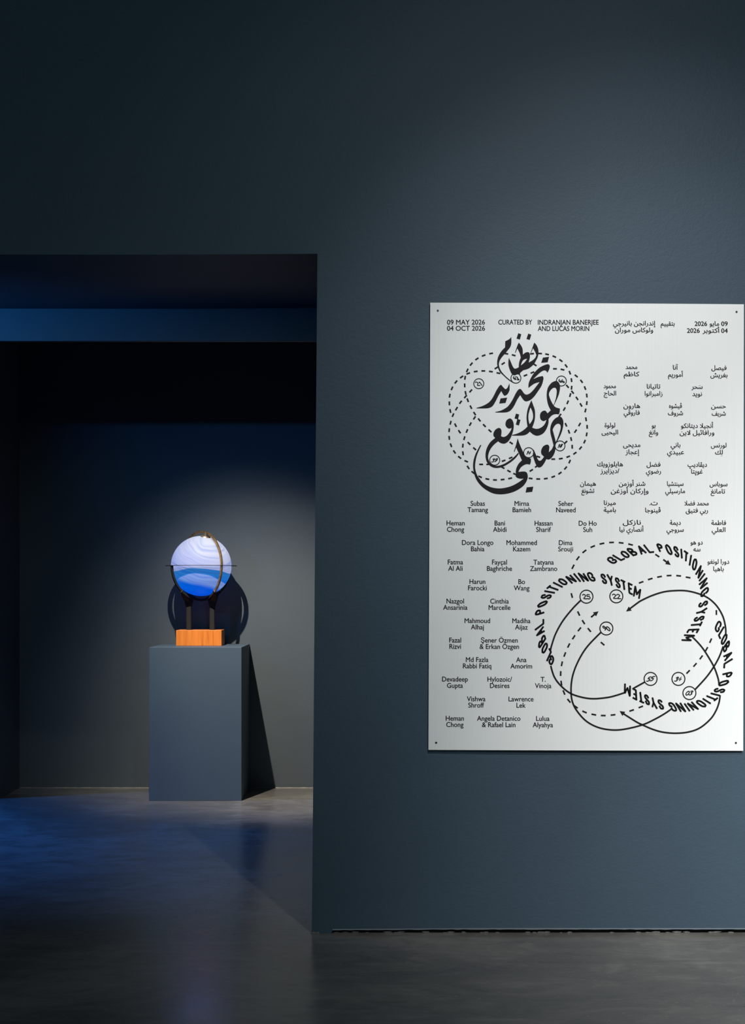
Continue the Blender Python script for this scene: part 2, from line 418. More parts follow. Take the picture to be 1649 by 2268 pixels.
for px, py in ((968.6, 689.6), (1628, 692.4), (965, 1644), (1626.6, 1644.4)):
    bm = bmesh.new(); c = plane_pt(px, py)
    q = Matrix.Rotation(math.pi/2, 4, 'X')
    bmesh.ops.create_cone(bm, cap_ends=True, segments=16, radius1=.0022, radius2=.0036, depth=.0016, matrix=Matrix.Translation(c+Vector((0, -.0006, 0))) @ q)
    bmesh.ops.create_cone(bm, cap_ends=True, segments=10, radius1=.0045, radius2=.0045, depth=YW-c.y-.005, matrix=Matrix.Translation(Vector((c.x, (c.y+.004+YW-.001)/2, c.z))) @ q)
    link('screw', tomesh(bm, 'screw'), SCR, P)

# flat print: everything below is drawn on the sheet in its own coordinates
def print_mesh(name, verts, faces, off=.0004, label=None):
    me = bpy.data.meshes.new(name)
    me.from_pydata([plane_pt(x, y, off) for x, y in verts], [], faces)
    o = link(name, me, INK, P)
    if label: o['label'] = label
    if name == 'dashed_line': o['kind'] = 'stuff'
    return o
def catmull(pts, closed, seg=6):
    """pts: (x, y) or (x, y, 'c') for a corner; returns a dense polyline"""
    n = len(pts); out = []
    rng = n if closed else n-1
    for i in range(rng):
        p1, p2 = pts[i], pts[(i+1) % n]
        p0 = pts[(i-1) % n] if (closed or i > 0) else p1
        p3 = pts[(i+2) % n] if (closed or i < n-2) else p2
        if len(p1) > 2: p0 = p1
        if len(p2) > 2: p3 = p2
        for s in range(seg):
            t_ = s/seg; r = []
            for a in (0, 1):
                m1 = (p2[a]-p0[a])*.5; m2 = (p3[a]-p1[a])*.5
                r.append((2*t_**3-3*t_**2+1)*p1[a]+(t_**3-2*t_**2+t_)*m1+(3*t_**2-2*t_**3)*p2[a]+(t_**3-t_**2)*m2)
            out.append(tuple(r))
    if not closed: out.append(tuple(pts[-1][:2]))
    return out
def fill(loops):
    cu = bpy.data.curves.new('f', 'CURVE'); cu.dimensions = '2D'; cu.fill_mode = 'BOTH'
    for lp in loops:
        sp = cu.splines.new('POLY'); sp.points.add(len(lp)-1); sp.use_cyclic_u = True
        for q, (x, y) in zip(sp.points, lp): q.co = (x/100, y/100, 0, 1)
    o = bpy.data.objects.new('f', cu); COL.objects.link(o)
    me = o.to_mesh(); vs = [(v.co.x*100, v.co.y*100) for v in me.vertices]; fs = [tuple(p.vertices) for p in me.polygons]
    o.to_mesh_clear(); bpy.data.objects.remove(o); bpy.data.curves.remove(cu)
    return vs, fs
def merge(parts):
    V, Fc = [], []
    for vs, fs in parts:
        b = len(V); V += vs; Fc += [tuple(i+b for i in f) for f in fs]
    return V, Fc
def ribbon(path, w, cap=False):
    vs, fs = [], []; n = len(path)
    for i, (x, y) in enumerate(path):
        a = path[max(0, i-1)]; b = path[min(n-1, i+1)]
        dx, dy = b[0]-a[0], b[1]-a[1]; l = math.hypot(dx, dy) or 1
        vs += [(x-dy/l*w/2, y+dx/l*w/2), (x+dy/l*w/2, y-dx/l*w/2)]
    for i in range(n-1): fs.append((2*i, 2*i+1, 2*i+3, 2*i+2))
    parts = [(vs, fs)]
    if cap: parts += [disc(path[0][0], path[0][1], w/2, 10), disc(path[-1][0], path[-1][1], w/2, 10)]
    return merge(parts)
def disc(x, y, r, n=10): return [(x+r*math.cos(6.2832*i/n), y+r*math.sin(6.2832*i/n)) for i in range(n)], [tuple(range(n))]
def annulus(x, y, r, w, n=48):
    vs = [(x+q*math.cos(2*math.pi*i/n), y+q*math.sin(2*math.pi*i/n)) for i in range(n) for q in (r-w/2, r+w/2)]
    return vs, [(2*i, 2*i+1, (2*i+3) % (2*n), (2*i+2) % (2*n)) for i in range(n)]

# ---- Arabic calligraphy title, outlined stroke by stroke
def cv(s, ox, oy, sc):
    out = []
    for tk in s.split():
        c = tk.endswith('c'); x, y = tk.rstrip('c').split(',')
        q = (ox+float(x)/sc, oy+float(y)/sc); out.append(q+('c',) if c else q)
    return catmull(out, True)
K1 = (1090, 735, 13.742); K2 = (1050, 785, 9.161); K3 = (1120, 835, 11.779); K4 = (1060, 905, 13.742); K5 = (1130, 915, 12.685); K6 = (1040, 960, 10.993)
GL = [
 [cv('558,175c 563,300 555,410 520,500 450,590 395,660 330,730 260,815 207,905 185,1000 200,1100 255,1215 350,1330 450,1425 545,1500c 640,1590c 560,1545 440,1460 320,1350 220,1250 160,1130 130,1000 140,860 180,740 260,610 340,525 370,495c 375,310c 500,245', *K1)],
 [cv('1255,350c 1320,420 1370,530 1385,650 1365,780 1320,880 1260,985 1190,1060 1100,1130 1020,1165 920,1190c 830,1270c 822,1335c 750,1315 700,1335 650,1345 590,1320 540,1240 490,1110 470,1000 475,880 487,810c 530,900 580,1020 620,1100 665,1140 720,1130 785,1100c 790,1000 810,900 848,805c 820,690 780,600 745,530c 688,662c 670,655c 740,450 785,350c 850,430 900,540 912,715c 980,660 1060,640 1110,670 1125,760 1115,850 1088,955c 1170,910 1240,860 1290,800 1318,730c 1280,630 1218,525c 1162,660c 1146,655c 1210,470', *K1),
  cv('850,1045c 890,930 950,865 1042,840c 960,950', *K1)],
 [cv('770,66c 864,98c 820,260c 716,230c', *K1)], [cv('1072,78c 1167,110c 1118,272c 1018,242c', *K1)],
 [cv('1378,80c 1503,63c 1475,175c 1342,186c', *K2)],
 [cv('1470,390c 1445,352 1400,340 1340,370 1260,440 1185,515c 1280,472 1375,452c 1390,490 1385,540 1350,650 1280,760 1200,870 1120,940 1035,965 980,930 920,840c 860,930 800,1050 740,1135 680,1175 600,1190 418,1190c 416,1178c 530,1150 640,1090 700,1030 770,920 830,800 880,730 922,713 960,750 1000,805 1045,828 1110,805 1180,740 1260,640 1310,575c 1200,610 1085,695c 1090,600 1130,500 1200,390 1300,290 1400,235 1480,213 1517,245 1508,310', *K2)],
 [cv('700,600c 706,640 705,740c 670,810 615,850 580,830 538,757c 480,850 420,970 360,1060 290,1098 200,1107 35,1107c 33,1096c 150,1060 250,1010 320,950 380,860 440,740 500,650 535,632 570,670 620,715 660,690', *K2)],
 [cv('522,905c 657,888c 625,996c 495,1010c', *K2)],
 [cv('1300,120 1360,165 1390,240 1392,320 1365,460 1310,600 1230,765c 1290,810 1390,838c 1385,920 1362,992c 1270,985 1180,1020 1095,1110c 1090,1230 1040,1370 960,1480 860,1535 780,1545 700,1515 605,1440c 540,1500 420,1540 148,1543c 143,1525c 260,1495 380,1440 480,1370 548,1305c 530,1200 522,1050 545,880 590,750 648,620c 700,760 738,880 745,1030 725,1180 670,1335c 760,1365 860,1352 960,1285 1010,1210 1038,1135c 960,1165 890,1120 870,1030 890,950 950,900 1015,898 1068,962c 1150,885c 1090,760 1055,620 1045,460 1075,300 1150,190 1220,140', *K3),
  cv('1252,297 1295,330 1305,420 1285,560 1250,680 1220,750c 1150,620 1105,475 1130,390 1190,320', *K3), cv('625,810c 675,920 692,1040 670,1140 602,1245c 575,1130 575,990', *K3)],
 [cv('248,968c 332,993c 302,1122c 208,1095c', *K3)], [cv('283,1108c 367,1133c 325,1280c 243,1255c', *K3)],
 [cv('930,315 1000,360 1040,460 1045,600 1010,760 940,930 860,1030 770,1080 690,1075 620,1045 572,1010c 440,1120 340,1250 285,1380 270,1500 295,1600 340,1690 420,1740 530,1752 640,1735 780,1680 950,1570 1080,1460 1180,1355c 1200,1390c 1100,1520 960,1640 820,1730 680,1795 530,1820 400,1795 290,1720 220,1610 190,1460 205,1300 260,1150 350,1020 485,905c 435,850 430,770 470,680 540,620 610,605 660,640 677,720 662,855c 740,878 830,840 910,750 965,660 978,600c 920,625 850,600 800,530 800,440 840,360', *K4)],
 [cv('1390,120 1440,170 1468,270 1455,420 1400,600 1310,785c 1258,840c 1246,920 1245,1010 1230,1100 1180,1210 1110,1290 1050,1318 990,1305c 930,1420 860,1510 790,1540 740,1520 690,1440 640,1300 612,1190 622,1100 610,1040c 640,1045c 690,1160 740,1290 790,1348 850,1330 925,1240c 850,1165c 842,1070 890,960 960,910 1030,900 1072,950 1070,1030 1058,1110c 1140,1030 1190,915c 1150,760 1105,580 1100,430 1140,290 1220,180 1310,125', *K5),
  cv('1330,313 1380,350 1388,440 1350,580 1300,720 1254,822c 1230,720 1165,480c 1210,390 1270,330', *K5)],
 [cv('1152,125c 1200,270 1290,475c 1310,540 1370,592 1420,602 1475,625c 1472,700 1450,770c 1370,758 1290,790 1220,850 1170,945c 1300,935 1370,960 1397,1040 1388,1120 1340,1220 1260,1310 1120,1400 960,1460 760,1490 570,1470 400,1390 260,1280 150,1130 90,960 70,800 85,650 130,510 190,390 245,288c 272,298c 215,420 160,560 130,700 122,850 160,1000 240,1130 350,1240 500,1315 680,1345 850,1330 1020,1280 1170,1200 1300,1105c 1230,1112 1150,1095 1097,1050c 1115,1020c 1105,940 1125,840 1180,740 1255,665c 1200,540 1115,355c 1075,462c 1058,457c 1110,290', *K6)],
 [cv('1370,1320c 1532,1303c 1505,1430c 1342,1448c', *K6)],
]
V, Fc = merge([fill(g) for g in GL])
print_mesh('calligraphy_title', V, Fc, .0005, 'large black Arabic calligraphy title')

# ---- dashed orbits
def dashes(chain, ln, w):
    out = []; n = len(chain)
    for i, c in enumerate(chain):
        if len(c) > 2 and c[2] == 'x': continue
        a = chain[max(0, i-1)]; b = chain[min(n-1, i+1)]
        dx, dy = b[0]-a[0], b[1]-a[1]; l = math.hypot(dx, dy); dx *= ln/2/l; dy *= ln/2/l
        out.append(ribbon([(c[0]-dx, c[1]-dy), (c[0]+dx, c[1]+dy)], w))
    return out
X = 'x'
CH = [
 [(1103, 783, X), (1086.2, 784.5), (1069.8, 789), (1054.9, 796.5), (1042.5, 807.9), (1033.7, 821.8), (1028.8, 838.1), (1028, 854.9), (1030, 871.5), (1034.7, 887.6), (1041.7, 903), (1049.9, 917.2), (1060.2, 931.2), (1071.4, 943.7), (1083.7, 955.3), (1097, 966, X)],
 [(1119, 976, X), (1130.5, 982.2), (1142, 991, X)],
 [(1102.3, 827.9), (1085.8, 824.5), (1069, 823), (1052.3, 824.2), (1035.8, 828.5), (1021.2, 836.3), (1008.7, 847.3), (1000, 861.4), (995, 877.6), (994.2, 894.5), (996.3, 911.4), (1001.5, 927, X), (1007.8, 942.7), (1016.5, 957.2), (1026.5, 971, X), (1037.5, 983.1), (1049.9, 994.9), (1063, 1006, X)],
 [(1041.3, 867.1), (1029.7, 879.8), (1018.9, 892.1), (1009.9, 906.3), (1002.2, 920.5), (996.9, 937.3), (993.8, 953.8), (993.9, 970.7), (997.7, 987), (1005.4, 1001.8), (1016.8, 1014), (1031.4, 1022.5), (1047, 1027, X)],
 [(1047, 1029.4, X), (1064.3, 1029.4), (1080, 1029.2), (1096, 1027, X), (1113.8, 1021.4), (1129.3, 1015)],
 [(1097, 1028, X), (1112, 1036.5), (1125.6, 1044.4), (1139, 1051), (1156, 1057, X), (1173.3, 1060.5), (1190.1, 1061.7), (1206.8, 1060.8), (1223.2, 1056.7), (1238.1, 1048.8), (1250.5, 1037.5), (1259.4, 1023.3), (1264, 1007, X), (1265, 990.5), (1262.7, 973.6), (1257.9, 957.4), (1251.3, 942.1)],
 [(1049.5, 926.7), (1040.4, 940.5), (1032.9, 955.5), (1027.2, 971.5), (1023.9, 988), (1024.2, 1004.7), (1028, 1020, X), (1035.7, 1036), (1046.4, 1047.3), (1062, 1056.8), (1077.9, 1061.7), (1094.8, 1063.8), (1111.5, 1062.9), (1128.2, 1060.2), (1144, 1056, X), (1160, 1050, X), (1174.8, 1042.7), (1186.6, 1033.5)],
 [(1175, 1007, X), (1190.3, 1012.7), (1206.5, 1017, X), (1223.2, 1017.9), (1239.9, 1016.8), (1256.3, 1012.5), (1271, 1004.9), (1283.4, 993.4), (1292.3, 979.3), (1296.9, 963.2), (1298, 946.5), (1295.5, 929.8)],
 [(1289, 926, X), (1294.2, 910.5), (1297.2, 894.2), (1297.2, 877.5), (1293.4, 861), (1285.6, 846.1), (1273.9, 834.3), (1260, 826, X), (1243.6, 820.2), (1227, 818.5), (1211, 820, X)],
 [(1288, 929, X), (1281.3, 941.5), (1272.4, 956.1), (1262, 969.5, X), (1250.8, 980.8), (1240, 991, X)],
 [(1244, 846, X), (1254.6, 857.3), (1265.8, 870.2), (1275.6, 883.8), (1284.5, 898.2), (1291, 911, X)],
 [(1160, 788, X), (1176.4, 785.2), (1194.1, 784.7), (1209.7, 786.5), (1225.7, 791.6), (1240.2, 800.3), (1251.7, 812.1), (1259.8, 827), (1263.5, 843.5), (1263.7, 860.2), (1260.6, 876.5), (1255.1, 892.4), (1247.6, 907.4), (1238, 921.3), (1228, 935, X)],
 [(1103, 783.5, X), (1119.8, 785.1), (1136, 788.5), (1152, 794, X)],
 [(1097.6, 816.5), (1112.9, 806.7)], [(1182.8, 809.6), (1196.5, 818.5)], [(1162, 832.9), (1177.3, 826.7)],
]
for c in CH: print_mesh('dashed_line', *merge(dashes(c, 8.7, 3.7)), .00035)
CH2 = [
 [(1258, 1275, X), (1266.9, 1255.5), (1277.5, 1236.7), (1291.9, 1221.5), (1310.4, 1210.8), (1330.6, 1204.4), (1351.8, 1201.8), (1373, 1202.7), (1393.8, 1206.4), (1414, 1213, X)],
 [(1434, 1219, X), (1452.8, 1230.8), (1470, 1243, X)],
 [(1417.2, 1289.8), (1437.2, 1282.5), (1457.8, 1277.5), (1478.9, 1274.9), (1500.1, 1275.4), (1521, 1279.1)],
 [(1582.5, 1336, X), (1583.5, 1356.5), (1583, 1377, X), (1579, 1399, X), (1570.8, 1418.6), (1561.7, 1437.5), (1549.9, 1455.5), (1536.2, 1472.2), (1521, 1487.6)],
 [(1260, 1298, X), (1264.2, 1318.9), (1271, 1339, X), (1279.3, 1358.7), (1289.9, 1377.7), (1302.8, 1395), (1317, 1411, X), (1332.1, 1425.3), (1348, 1438, X)],
 [(1296, 1377, X), (1281, 1393.5), (1268.4, 1411), (1257.3, 1429.3), (1248.7, 1449.1), (1242.3, 1469.6), (1239.6, 1491.1), (1241.1, 1512.3), (1246.9, 1533.1), (1257.8, 1551.3), (1273, 1564.6), (1292.2, 1576), (1312.7, 1581.8), (1333.6, 1583.9), (1355.1, 1582.5), (1376, 1579, X), (1396.2, 1572.7), (1416.4, 1564.9)],
]
for c in CH2: print_mesh('dashed_line', *merge(dashes(c, 10.8, 3.7)), .00035)
def arrow(tip, d, ln=11.5, wd=11.5):
    l = math.hypot(*d); dx, dy = d[0]/l, d[1]/l
    b = (tip[0]-dx*ln, tip[1]-dy*ln)
    return [tip, (b[0]-dy*wd/2, b[1]+dx*wd/2), (b[0]+dy*wd/2, b[1]-dx*wd/2)], [(0, 1, 2)]
SO = [
 [(1284.5, 1329), (1266.1, 1347.7), (1244.9, 1374.2), (1229, 1402.3), (1220, 1428), (1217, 1440)],
 [(1217.6, 1474), (1225.2, 1497.9), (1238.8, 1516.9), (1260.1, 1534.3), (1285.8, 1543.4), (1311.6, 1546.8), (1341.9, 1544.2), (1361.6, 1539.6), (1383.5, 1532.4)],
 [(1329, 1399.5), (1301, 1428.4), (1284.3, 1452.5), (1270.7, 1481.3), (1263.9, 1507), (1262.6, 1534.3), (1266.1, 1555.5), (1276.7, 1575.3), (1296.4, 1596.5), (1322.2, 1610.1), (1352.5, 1615.7), (1381.3, 1613.9), (1420.2, 1604.4), (1449, 1591.2), (1470.3, 1579), (1484, 1569.5)],
 [(1376, 1578.5), (1390, 1587.5), (1408.6, 1599), (1420.2, 1604.6), (1441.5, 1613.9), (1465.7, 1620.7), (1494.5, 1623), (1523.3, 1620), (1547.6, 1610.9), (1570.3, 1591.9), (1582.4, 1573.7), (1589.3, 1555.5), (1591.8, 1538.9)],
 [(1426, 1509.5), (1400, 1524)],
 [(1536, 1527), (1561.2, 1499.4), (1577.9, 1476), (1590, 1454), (1598.6, 1431)],
 [(1530, 1410), (1546.1, 1426.7), (1559.7, 1444.9), (1577.9, 1476), (1587, 1501), (1589.3, 1514)],
 [(1391, 1349), (1408.6, 1335.8), (1417.2, 1330.2), (1439.9, 1319.6), (1465.7, 1311.3), (1490, 1308.3), (1517.3, 1308.6), (1544.5, 1315.1), (1565.8, 1324.9), (1584, 1341.6), (1597.6, 1364.4), (1603.7, 1388.6), (1604.2, 1404)],
 [(1466, 1239.5), (1474, 1245.4)], [(1306.5, 1366.8), (1315, 1360)],
]
parts = [ribbon(catmull(p, False, 6), 3.9) for p in SO]
parts += [arrow((1369.6, 1573.8), (-13, -9)), arrow((1383.8, 1354.4), (-13, 9.5)), arrow((1482.6, 1251.6), (13, 9.5)), arrow((1323.2, 1353.6), (14, -11))]
V, Fc = merge(parts)
print_mesh('route_line', V, Fc, .0004, 'solid curved lines with arrow heads')

# ---- numbers in small circles
DG = {'0': [[(.5, 0), (.1, .25), (.1, .75), (.5, 1), (.9, .75), (.9, .25), (.5, 0)]], '1': [[(.25, .75), (.65, 1), (.65, 0)]],
 '2': [[(.1, .8), (.5, 1), (.9, .8), (.75, .5), (.1, 0), (1, 0)]], '3': [[(.1, .9), (.6, 1), (.85, .75), (.45, .52), (.9, .28), (.6, 0), (.05, .08)]],
 '4': [[(.7, 0), (.7, 1), (.05, .3), (1, .3)]], '5': [[(.95, 1), (.3, 1), (.2, .58), (.7, .6), (.9, .3), (.6, 0), (.1, .05)]],
 '6': [[(.8, 1), (.3, .75), (.1, .35), (.4, 0), (.85, .2), (.7, .5), (.2, .45)]],
 '8': [[(.5, .52), (.15, .75), (.5, 1), (.85, .75), (.5, .52), (.1, .25), (.5, 0), (.9, .25), (.5, .52)]],
 '9': [[(.85, .6), (.4, .45), (.15, .75), (.5, 1), (.85, .8), (.8, .35), (.3, 0)]]}
def number(txt, cx, cy, ax_, ay_, w):
    out = []
    for k, ch in enumerate(txt):
        for pl in DG[ch]:
            q = []
            for a, b in pl:
                xx = (k-1)*1.12+.06+a; yy = b-.5
                q.append((cx+xx*ax_[0]+yy*ay_[0], cy+xx*ax_[1]+yy*ay_[1]))
            out.append(ribbon(catmull(q, False, 3) if ch != '4' else q, w, True))
    return out
for txt, cx, cy, r, w, ax_, ay_ in [
  ('21', 1059.1, 851.2, 11, 2, (6.2, .2), (-5.5, -7.6)), ('63', 1140.9, 839.2, 11, 2, (5.8, .6), (-4.8, -7)), ('66', 1241.2, 845.4, 11, 2, (5.8, .6), (-4.8, -7)),
  ('39', 1094.2, 1020.2, 11, 2, (5.6, -.6), (3.8, -7.2)), ('14', 1169, 1003.5, 11, 2, (4.6, -.4), (4.4, -7)), ('18', 1238.1, 988.6, 11, 2, (4.8, -.4), (4.4, -7)),
  ('25', 1296.4, 1321.4, 14.3, 2.5, (8, .6), (-3, -9.4)), ('22', 1362.4, 1320.7, 14.3, 2.5, (8, .4), (-2.6, -9.4)), ('90', 1340.4, 1391.6, 14.3, 2.5, (7.4, 1.2), (-5, -9)),
  ('55', 1438, 1503, 14.3, 2.5, (7, -1), (4.6, -8.8)), ('34', 1499.5, 1503, 14.3, 2.5, (6.6, -1), (4.6, -8.8)), ('03', 1523.8, 1534.3, 14.3, 2.5, (7, -.6), (4.6, -8.8))]:
    V, Fc = merge([annulus(cx, cy, r, w)]+number(txt, cx, cy, ax_, ay_, 2.0 if r < 12 else 2.3))
    print_mesh('numbered_circle', V, Fc, .0006)

# ---- beaded titles running along three arcs
AL = {'G': ([[(.95, .72), (.85, .95), (.45, 1), (.08, .85), (0, .5), (.1, .12), (.5, 0), (.95, .1), (1, .42), (.62, .46)]], 10.5), 'L': ([[(0, 1), (0, 0), (1, 0)]], 8.5),
 'O': ([[(.5, 1), (.08, .85), (0, .5), (.08, .15), (.5, 0), (.92, .15), (1, .5), (.92, .85), (.5, 1)]], 9), 'B': ([[(0, 0), (0, 1), (.75, .95), (.85, .68), (.1, .52), (.95, .42), (1, .12), (.7, 0), (0, 0)]], 9),
 'A': ([[(0, 0), (.5, 1), (1, 0)], [(.22, .35), (.8, .35)]], 10), 'P': ([[(0, 0), (0, 1), (.7, 1), (1, .78), (.8, .52), (.05, .5)]], 8),
 'S': ([[(.98, .78), (.8, 1), (.25, .98), (.08, .75), (.3, .58), (.75, .42), (.95, .22), (.7, 0), (.2, .02), (.02, .22)]], 8.5), 'I': ([[(.5, 1), (.5, 0)]], 4), 'T': ([[(0, 1), (1, 1)], [(.5, 1), (.5, 0)]], 9.5),
 'N': ([[(0, 0), (0, 1), (1, 0), (1, 1)]], 10), 'Y': ([[(0, 1), (.5, .5), (1, 1)], [(.5, .5), (.5, 0)]], 10), 'E': ([[(1, 1), (0, 1), (0, 0), (1, 0)], [(0, .52), (.8, .52)]], 7.5),
 'M': ([[(0, 0), (0, 1), (.5, .3), (1, 1), (1, 0)]], 13)}
TXT = 'GLOBALPOSITIONINGSYSTEM'
Aq, Bq, Cq, Dq = (1160, 1190), (1399, 1190), (1160, 1410), (1399, 1410)
def lets(s):
    out = []; org = Aq
    for tk in s.split():
        if tk in 'ABCD': org = {'A': Aq, 'B': Bq, 'C': Cq, 'D': Dq}[tk]; continue
        a, b, c, d = [float(q)/6.596 for q in tk.split(',')]
        out.append(((a+org[0], b+org[1]), (c+org[0], d+org[1])))
    return out
T1 = lets('C 365,400,415,285 310,330,375,185 255,235,330,95 205,135,300,-10 A 172,1438,285,1330 150,1325,283,1225 160,1105,290,1070 185,1005,335,945 240,865,390,868 288,785,445,813 345,718,495,772 415,660,560,732 500,608,612,692 625,558,728,665 715,530,815,650 812,518,900,648 935,512,1000,645 1130,535,1175,680 1235,550,1272,712 1340,590,1370,740 1435,630,1455,782 1535,672,1548,835 1650,730,1625,885')
T2 = lets('A 1215,298,1325,378 1305,250,1440,330 1410,205,1515,298 1515,165,1620,265 B 80,125,165,245 185,108,280,228 375,100,425,215 490,105,555,260 615,135,650,290 703,170,715,325 780,212,770,365 850,260,825,415 920,315,880,480 1012,440,932,575 1050,530,958,650 1090,625,970,725 1105,748,985,848 1092,948,957,1000 1075,1068,920,1108 1040,1170,890,1205 1000,1268,840,1282 955,1365,790,1372 885,1470,720,1463')
T3 = lets('B 1278,1230,1208,1370 1340,1330,1258,1465 1372,1415,1290,1560 D 1408,85,1318,205 1448,225,1325,325 1452,350,1322,430 1440,545,1300,575 1402,655,1245,695 1340,790,1185,775 1270,858,1120,820 1215,920,1070,860 1135,975,1005,893 1062,1022,930,928 925,1068,820,955 830,1085,742,960 738,1098,655,962 618,1088,545,955 428,1058,385,915 318,1040,283,880 222,992,190,842 125,958,105,800 30,915,20,755 -82,855,-78,690')
for T in (T1, T2, T3):
    mids = [((a[0]+b[0])/2, (a[1]+b[1])/2) for a, b in T]
    parts = []
    for i, (ch, (top, bot)) in enumerate(zip(TXT, T)):
        a = mids[max(0, i-1)]; b = mids[min(len(mids)-1, i+1)]
        dx, dy = b[0]-a[0], b[1]-a[1]; l = math.hypot(dx, dy); dx /= l; dy /= l
        pls, wd = AL[ch]
        up = (top[0]-bot[0], top[1]-bot[1]); h = math.hypot(*up)
        up = (up[0]*(h-3.6)/h, up[1]*(h-3.6)/h); bb = (mids[i][0]-up[0]/2, mids[i][1]-up[1]/2)
        for pl in pls:
            q = [(bb[0]+(x-.5)*wd*dx+y*up[0], bb[1]+(x-.5)*wd*dy+y*up[1]) for x, y in pl]
            if ch in 'GOSPB' : q = catmull(q, False, 4)
            parts.append(ribbon(q, 3.5))
            # beads every 2.1 px
            acc = 0; parts.append(disc(*q[0], 2.35))
            for (x0_, y0_), (x1_, y1_) in zip(q, q[1:]):
                sl = math.hypot(x1_-x0_, y1_-y0_); s = 2.5-acc
                while s <= sl:
                    parts.append(disc(x0_+(x1_-x0_)*s/sl, y0_+(y1_-y0_)*s/sl, 2.3)); s += 2.5
                acc = sl-(s-2.5)
    V, Fc = merge(parts)
    print_mesh('curved_title', V, Fc, .00045)

# ---- small lettering
_tc = {}
def text_mesh(body, bold=0):
    if (body, bold) in _tc: return _tc[(body, bold)]
    c = bpy.data.curves.new('t', 'FONT'); c.body = body; c.resolution_u = 4; c.fill_mode = 'NONE'
    o = bpy.data.objects.new('t', c); COL.objects.link(o); bpy.context.view_layer.update()
    me = bpy.data.meshes.new_from_object(o.evaluated_get(bpy.context.evaluated_depsgraph_get()))
    pv = [Vector((v.co.x, v.co.y)) for v in me.vertices]; ed = [tuple(e.vertices) for e in me.edges]
    bpy.data.objects.remove(o); bpy.data.curves.remove(c); bpy.data.meshes.remove(me)
    # walk the outlines into directed loops
    nb = {}
    for i, j in ed: nb.setdefault(i, []).append(j); nb.setdefault(j, []).append(i)
    seen = set(); dirs = []
    for st in sorted(nb):
        if st in seen: continue
        loop = [st]; seen.add(st); cur = st
        nxt = st+1 if st+1 in nb[st] else nb[st][0]
        while nxt not in seen:
            loop.append(nxt); seen.add(nxt)
            cand = [q for q in nb[nxt] if q != loop[-2]]
            nxt = cand[0] if cand else st
        dirs += list(zip(loop, loop[1:]+loop[:1]))
    vo, _, fo, _, _, _ = geometry.delaunay_2d_cdt(pv, ed, [], 0, 1e-6)
    A = np.array([pv[i] for i, j in dirs]); B = np.array([pv[j] for i, j in dirs])
    Cn = np.array([(sum((vo[k] for k in f), Vector((0, 0)))/len(f)) for f in fo])
    yy = Cn[:, 1][:, None]; xx_ = Cn[:, 0][:, None]
    up = (A[:, 1] <= yy) & (B[:, 1] > yy); dn = (A[:, 1] > yy) & (B[:, 1] <= yy)
    den = np.where(B[:, 1] == A[:, 1], 1, B[:, 1]-A[:, 1])
    xi = A[:, 0]+(yy-A[:, 1])*(B[:, 0]-A[:, 0])/den
    wn = ((up & (xi > xx_)).astype(int)-(dn & (xi > xx_)).astype(int)).sum(1)
    vs = [tuple(v) for v in vo]; fs = [tuple(f) for f, q in zip(fo, wn) if q != 0]
    _tc[(body, bold)] = (vs, fs); return vs, fs
def place(body, x0, x1, base, size, bold=0, xs=None, cx=None, wt=.27):
    vs, fs = text_mesh(body, bold)
    a = min(v[0] for v in vs); b = max(v[0] for v in vs)
    if cx is not None: k = xs*size; x0 = cx-(b-a)*k/2
    else: k = (x1-x0)/(b-a)
    # printed three times a hair apart: the weight of the real lettering
    return merge([([(x0+(v[0]-a)*k+dx, base-v[1]*size+dy) for v in vs], fs) for dx, dy in ((-wt, 0), (wt, 0), (0, wt*.8), (0, -wt*.8))])
LS, LX = 15.4, .93
def latin(lines, cx, b1, dy=14):
    sk = (cx-1007)*.0022
    V, Fc = merge([place(t_, 0, 0, b1+sk+i*dy, LS, 0, LX, cx) for i, t_ in enumerate(lines)])
    print_mesh('artist_name', V, Fc)
for l1, l2, cx, b in [('Subas', 'Tamang', 1056.8, 1120.6), ('Mirna', 'Bamieh', 1154, 1120.6), ('Seher', 'Naveed', 1251, 1120.6),
  ('Heman', 'Chong', 1007.9, 1164), ('Bani', 'Abidi', 1105.4, 1164), ('Hassan', 'Sharif', 1201.8, 1164), ('Do Ho', 'Suh', 1299.2, 1164),
  ('Dora Longo', 'Bahia', 1056.6, 1207), ('Mohammed', 'Kazem', 1153.6, 1207), ('Dima', 'Srouji', 1250.6, 1207),
  ('Fatma', 'Al Ali', 1007.5, 1250.2), ('Fayçal', 'Baghriche', 1104.7, 1250.2), ('Tatyana', 'Zambrano', 1202, 1250.2),
  ('Harun', 'Farocki', 1056, 1293.2), ('Bo', 'Wang', 1153.6, 1293.2), ('Nazgol', 'Ansarinia', 1007.2, 1336.4), ('Cinthia', 'Marcelle', 1104.7, 1336.4),
  ('Mahmoud', 'Alhaj', 1055.9, 1379.6), ('Madiha', 'Aijaz', 1153, 1379.6), ('Fazal', 'Rizvi', 1007, 1422.6), ('Şener Özmen', '& Erkan Özgen', 1104.3, 1422.6),
  ('Md Fazla', 'Rabbi Fatiq', 1055.4, 1465.6), ('Ana', 'Amorim', 1152.7, 1465.6), ('Devadeep', 'Gupta', 1006.5, 1508.8), ('Hylozoic/', 'Desires', 1105.2, 1508.8), ('T.', 'Vinoja', 1201, 1508.8),
  ('Vishwa', 'Shroff', 1053.3, 1552.2), ('Lawrence', 'Lek', 1152.2, 1552.2), ('Heman', 'Chong', 1006.3, 1595.2), ('Angela Detanico', '& Rafael Lain', 1103, 1595.2), ('Lulua', 'Alyahya', 1200.3, 1595.2)]:
    latin((l1, l2), cx, b)
HS = 15.3
V, Fc = merge([place('09 MAY 2026', 989.3, 1072.5, 720.5, HS), place('04 OCT 2026', 989.3, 1072.5, 734, HS)]); print_mesh('date_text', V, Fc)
